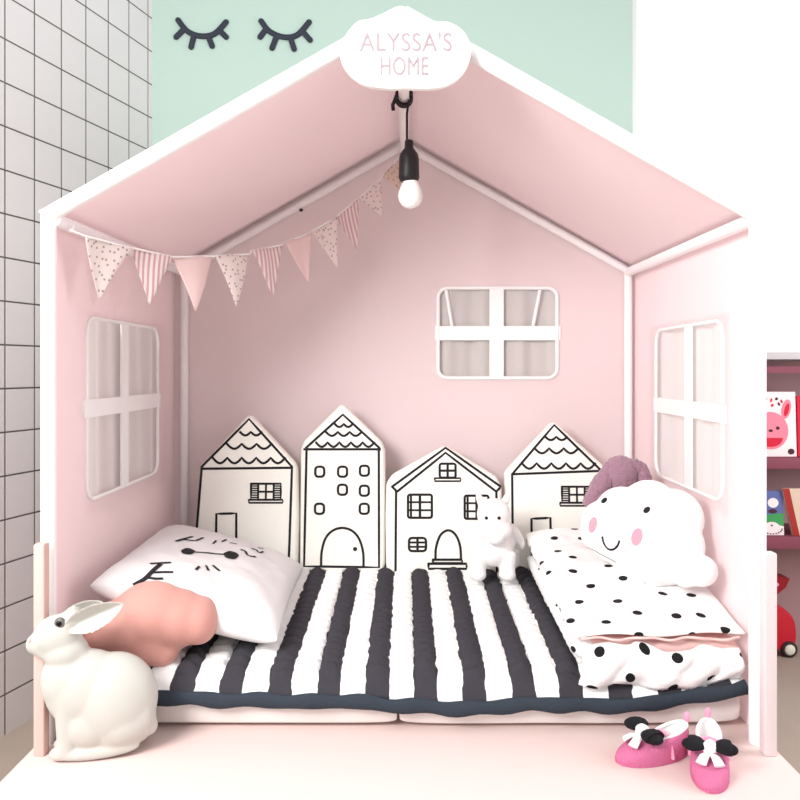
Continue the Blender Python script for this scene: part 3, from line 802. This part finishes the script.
# ================================================================== slippers
def slipper(heel, toe, wid, label):
    H, T = Vector((*heel, PF)), Vector((*toe, PF)); ax = T-H; L_ = ax.length; ax.normalize(); sd = Vector((-ax.y, ax.x, 0)); mid = (H+T)/2
    root = tag(empty('slipper', mid), label, 'slipper', 'pair of pink slippers')
    W = lambda x, y, z: mid+ax*x+sd*y+Vector((0, 0, z))
    n = 48; hl = L_/2; hw = wid/2
    def foot(t):
        x = hl*math.cos(t); y = hw*math.sin(t)*(1+.18*math.cos(t)); return x, y
    def rim(t):
        x = -.24*L_+.25*L_*math.cos(t); y = hw*.62*math.sin(t); z = .056-.014*math.cos(t); return x, y, z
    vs = []; lv = 10
    for j in range(lv+1):
        q = j/lv*PI/2
        for i in range(n):
            t = 2*PI*i/n; fx, fy = foot(t); rx, ry, rz = rim(t)
            bul = 1+.06*math.sin(2*q); s_ = 1-math.cos(q)
            vs.append(W((fx+(rx-fx)*s_)*bul, (fy+(ry-fy)*s_)*bul, .004+(rz-.004)*math.sin(q)))
    fs = [[j*n+i, j*n+(i+1) % n, (j+1)*n+(i+1) % n, (j+1)*n+i] for j in range(lv) for i in range(n)]
    g = G(); g.add(vs, fs); link('upper', g, 'slip', root)
    g = G(); g.prism([(0, 0)]*0 or [(0, 0), (0, .001), (.001, 0)], 0, .001) if False else None
    ring0 = [W(*(c*1.01 for c in foot(2*PI*i/n)), 0.0005) for i in range(n)]; ring1 = [W(*(c*1.02 for c in foot(2*PI*i/n)), .007) for i in range(n)]
    g.add(ring0+ring1, [list(range(n))[::-1], [n+i for i in range(n)]]+[[i, (i+1) % n, n+(i+1) % n, n+i] for i in range(n)]); link('sole', g, 'slip', root)
    g = G(); vs = []
    for j, (sc, zz) in enumerate(((1.0, 0), (.93, -.004), (.9, -.02), (.88, -.036), (.1, -.037))):
        for i in range(n):
            rx, ry, rz = rim(2*PI*i/n); cx = -.24*L_; vs.append(W(cx+(rx-cx)*sc, ry*sc, max(.009, rz+zz+.0005)))
    g.add(vs, [[j*n+i, j*n+(i+1) % n, (j+1)*n+(i+1) % n, (j+1)*n+i][::-1] for j in range(4) for i in range(n)]); link('lining', g, 'lining', root)
    g = G(); g.tube([W(*rim(2*PI*i/n)) for i in range(n)], .0042, 0, 8, closed=True); link('collar', g, 'lining', root)
    g = G(); x, y, z = rim(PI); g.ball(W(x-.004, 0, z+.012), (.0075, .0075, .013), sub=3); link('heel_tab', g, 'sliplt', root)
    g = G(); g.tube([W(-.16*L_, hw*.98*math.cos(q), .012+.042*math.sin(q)) for q in [PI*i/20 for i in range(21)]], .006, 0, 10, flat=.5, up=ax); link('strap', g, 'sliplt', root)
    # plain felt bow with a white pompom on the toe
    bx = .16*L_; bz = .058
    bow = G()
    for sg_ in (-1, 1):
        lobe = []
        for i in range(13):
            u = i/12; rr_ = .007+.021*math.sin(u*PI*.62); lobe.append((u*.038, rr_))
        bow.tube([W(bx-.004-.006*u_/.036, sg_*(.004+u_), bz+.004+.004*math.sin(u_*60)) for u_, r_ in lobe], [r_ for u_, r_ in lobe], 0, 14, flat=.5, up=(0, 0, 1))
        bow.ball(W(bx-.010, sg_*.039, bz+.004), (.019, .019, .011), sub=3)
    b_ = link('bow', bow, 'felt', root); b_['label'] = 'black felt bow'
    pm = G(); pm.ball(W(bx-.004, 0, bz+.004), (.0145, .0145, .014), sub=3)
    for i in range(60):
        th, ph = random.random()*2*PI, math.acos(1-random.random()*1.3); d = Vector((math.sin(ph)*math.cos(th), math.sin(ph)*math.sin(th), math.cos(ph)))
        pm.ball(W(bx-.004, 0, bz+.004)+d*.0125, .0055, sub=1)
    pt_ = G()
    for sg_ in (-1, 1): pt_.tube([W(bx+.002, sg_*.003, bz-.004), W(bx+.018, sg_*.012, bz-.006), W(bx+.032, sg_*.019, bz-.016)], [.006, .0105, .012], 0, 12, flat=.4, up=(0, 0, 1))
    q_ = link('bow_tail', pt_, 'lining', root); q_['label'] = 'white felt bow tails'
    p_ = link('pompom', pm, 'lining', root); p_['label'] = 'white pompom'
    return root
def onp(px, py): Y = (ZC-PF)*F/(py-CY); return ((px-CX)/F*Y, Y)
slipper(onp(686, 753), onp(617, 763), .078, 'pink slipper pointing left, with black bow and white tails')
slipper(onp(708, 749), onp(711, 794), .078, 'pink slipper pointing towards the viewer, right of its pair')

# ================================================================== bookshelf, books, toy car
SY = 3.25; SYB = 3.555
bs = tag(empty('bookshelf', (1.75, 3.3, 0)), 'dark rose bookshelf with pale top standing against the white wall', 'bookshelf')
sx0, sx1 = 1.40, 2.2
def zrow(py, Y=SY): return at(0, py, Y).z
g = G(); g.box((sx0-.01, SY-.008, zrow(359.5)), (sx1+.01, SYB, zrow(352.5)), bev=.003); link('top', g, 'shelftop', bs)
g = G(); g.box((sx0+.02, SY+.004, zrow(373)), (sx1-.02, SY+.022, zrow(366.5))); link('rail', g, 'shelf', bs, smooth=False)
for a_, b_ in ((458, 469), (537, 549)):
    g = G(); g.box((sx0+.02, SY, zrow(b_)), (sx1-.02, SYB-.012, zrow(a_)), bev=.002); link('shelf', g, 'shelf', bs)
g = G(); g.box((sx0+.02, SYB-.012, 0), (sx1-.02, SYB, zrow(360))); link('back_panel', g, 'shelfback', bs, smooth=False)
for xa in (sx0, sx1-.02):
    g = G(); g.box((xa, SY, 0), (xa+.02, SYB, zrow(359.6)), bev=.002); link('side_panel', g, 'shelf', bs)

def book(x0, x1, ytop, ybot, Y, th, decor, mats, label, lean=0, shear=0):
    """face-out book; decor(g, P) prints on the cover"""
    g = G(); z0 = zrow(458 if ybot < 500 else 537)+.0006
    a = at(x0, ytop, Y); b = at(x1, ybot, Y); h = a.z-b.z
    g.box((a.x, Y, z0), (b.x, Y+th, z0+h), 0, bev=.002, seg=2)
    P = lambda u, v: Vector((a.x+(b.x-a.x)*u, Y-.0008, z0+h*(1-v)))
    decor(g, P)
    root = (a.x+b.x)/2, Y, z0
    if lean:
        mt = Matrix.Translation(root) @ Matrix.Rotation(math.radians(lean), 4, 'X') @ Matrix.Translation(-Vector(root)); g.v = [mt @ v for v in g.v]
        dz = z0-min(v.z for v in g.v)
        for v in g.v: v.z += dz
    if shear:
        for v in g.v: v.x += (v.z-z0)*shear
    o = link('picture_book', g, mats, base=root, smooth=False); tag(o, label, 'book', 'picture books in the bookshelf'); return o
def ellip(g, P, u, v, ru, rv, mi, lay, a0=0, a1=2*PI, rot=0):
    n = 24; cu, su = math.cos(rot), math.sin(rot); pts = []
    for i in range(n):
        t = a0+(a1-a0)*i/(n-1 if a1-a0 < 6 else n); x, y = ru*math.cos(t), rv*math.sin(t); pts.append(P(u+x*cu-y*su, v+x*su+y*cu)-Vector((0, .0003*lay, 0)))
    g.add(pts, [list(range(n))], mi)
def cover_face(g, P):
    ellip(g, P, .42, .6, .40, .29, 1, 0); ellip(g, P, .78, .27, .1, .16, 1, 1, rot=.45); ellip(g, P, .79, .28, .05, .11, 2, 2, rot=.45); ellip(g, P, .08, .27, .1, .16, 1, 1, rot=-.45)
    ellip(g, P, .42, .71, .27, .14, 2, 2, 0, PI); ellip(g, P, .58, .56, .045, .026, 3, 2); ellip(g, P, .26, .56, .045, .026, 3, 2); ellip(g, P, .42, .6, .05, .022, 3, 2); ellip(g, P, .87, .92, .075, .045, 3, 2)
    for q, (u, v) in enumerate(((.2,.12),(.33,.1),(.45,.13),(.57,.11),(.68,.15),(.3,.2),(.47,.21),(.62,.19))):
        ellip(g, P, u, v, .035, .022, 3 if q % 2 else 2, 1, rot=q)
book(752.5, 797, 393, 458, SY+.035, .014, cover_face, ['paper', 'bookpink', 'bookred', 'bookdark'], 'white picture book with a smiling pink animal face on the top bookshelf', lean=-3)
book(798.2, 840, 397, 458, SY+.03, .014, lambda g, P: None, ['bookred'], 'red book on the top bookshelf at the photo edge', lean=-3)
def cover_blue(g, P):
    g.add([P(0, .56)-Vector((0, .0002, 0)), P(1, .5), P(1, .8), P(0, .78)], [[0, 1, 2, 3]], 1)
    g.add([P(0, .78)-Vector((0, .0001, 0)), P(1, .78), P(1, 1), P(0, 1)], [[0, 1, 2, 3]], 2)
    ellip(g, P, .62, .27, .2, .11, 2, 1); ellip(g, P, .6, .46, .17, .05, 3, 1); ellip(g, P, .55, .83, .3, .13, 2, 2)
    ellip(g, P, .55, .78, .04, .02, 3, 3)
    for i in range(12):
        t = PI*i/11; 
        ellip(g, P, .55+.38*math.cos(t), .86+.11*math.sin(t), .03, .015, 3, 4)
book(757, 784, 493, 537, SY+.03, .014, cover_blue, ['bookblue', 'bookgreen', 'paper', 'bookdark'], 'blue and green picture book on the lower bookshelf', lean=-3)
def cover_beige(g, P):
    g.add([P(0, 0)-Vector((0, .0002, 0)), P(.2, 0), P(.2, 1), P(0, 1)], [[0, 1, 2, 3]], 1)
    ellip(g, P, .62, .22, .12, .03, 2, 1)
book(793, 826, 490, 537, SY+.025, .016, cover_beige, ['beige', 'spine', 'bookdark'], 'beige book with brick red spine leaning on the lower bookshelf', shear=-.22)

# ride-on toy car on the floor under the shelf
TY = 3.385
car = tag(empty('toy_car', (at(775, 0, TY).x, TY+.05, 0)), 'red toy car with cream wheel hubs on the floor under the bookshelf', 'toy car')
k = TY/F
cz = lambda py: at(0, py, TY).z
zb = 0.0; cx_ = at(770, 0, TY).x
prof = smoothline([(750,672),(750,645),(757,628),(770,624),(784,632),(794,642),(797,655),(796,668),(790,674),(760,674)], 5)
poly = [((x-CX)/F*TY, .012+(678-y)*k) for x, y in prof][::-1]
g = G(); bm = bmesh.new()
n = len(poly)
g.prism(poly, TY, TY+.12); 
bm = bmesh.new(); V = [bm.verts.new(v) for v in g.v]
for f in g.f:
    try: bm.faces.new([V[i] for i in f])
    except ValueError: pass
bmesh.ops.recalc_face_normals(bm, faces=bm.faces[:])
ee = [e for e in bm.edges if abs(e.verts[0].co.y-e.verts[1].co.y) < 1e-5]
bmesh.ops.bevel(bm, geom=ee, offset=.012, segments=3, profile=.5, affect='EDGES')
g = G(); g.bm(bm); link('body', g, 'red', car)
for px in (757, 789):
    for yy in (TY-.004, TY+.112):
        g = G(); c = Vector(((px-CX)/F*TY, yy, 8*k+.0005)); g.lathe([(2*k, -.006), (7*k, -.006), (8*k, -.002), (8*k, .014), (6*k, .018)], c, axis='Y'); w_ = link('wheel', g, 'tyre', car)
        g = G(); g.lathe([(.5*k, -.012), (4.2*k, -.011), (5.4*k, -.006), (5.4*k, 0)], c, axis='Y'); link('hub_cap', g, 'hub', w_, base=car['_b'])
zt = .012+(678-626)*k
g = G()
sprof = [(752,605),(765,598),(775,601),(792,604),(788,613),(778,621),(768,627),(754,627)]
poly = [((x-CX)/F*TY, zt-.006+(628-y)*k) for x, y in sprof][::-1]
g.prism(poly, TY+.02, TY+.10); link('cab', g, 'dred', car, smooth=False)
g = G(); g.ball(Vector(((779-CX)/F*TY, TY+.019, zt-.006+(628-610)*k)), (2.2*k, .003, 2*k), sub=2); link('badge', g, 'sliplt', car)

# ================================================================== light
def area(name, loc, target, sx, sy, e, col=(1, 1, 1)):
    l = bpy.data.lights.new(name, 'AREA'); l.shape = 'RECTANGLE'; l.size = sx; l.size_y = sy; l.energy = e; l.color = col
    o = bpy.data.objects.new(name, l); COL.objects.link(o); o.location = loc
    o.rotation_euler = (Vector(target)-Vector(loc)).to_track_quat('-Z', 'Y').to_euler(); return o
area('window_daylight', (-1.55, .1, 2.15), (.45, 2.9, .85), 1.0, 1.0, 76, (1, .995, .985))
area('right_wall_fill', (2.5, 1.7, 1.5), (.7, 2.4, 1.0), 1.2, 1.4, 30, (1, .99, 1))  # added fill to brighten the right tent wall, not a real window
area('overhead_fill', (.5, 1.0, 2.95), (.3, 2.6, .9), 1.2, 1.2, 7, (1, .99, .98))  # weak soft fill added from above, no real lamp hangs there
w = bpy.data.worlds.new('daylight'); SC.world = w; w.use_nodes = True
w.node_tree.nodes['Background'].inputs[0].default_value = (1, 1, 1, 1); w.node_tree.nodes['Background'].inputs[1].default_value = .50

# ================================================================== camera
cam = bpy.data.cameras.new('camera'); co = bpy.data.objects.new('camera', cam); COL.objects.link(co)
cam.sensor_width = 36; cam.lens = 36*F/800; cam.shift_x = (400-CX)/800; cam.shift_y = -(400-CY)/800
co.location = EYE; co.rotation_euler = (PI/2, 0, 0); cam.clip_start = .05
SC.camera = co
vs_ = SC.view_settings; vs_.view_transform = 'Standard'; vs_.look = 'None'; vs_.gamma = 1; vs_.exposure = .36; vs_.use_curve_mapping = False
for o in SC.objects:
    if '_b' in o: del o['_b']
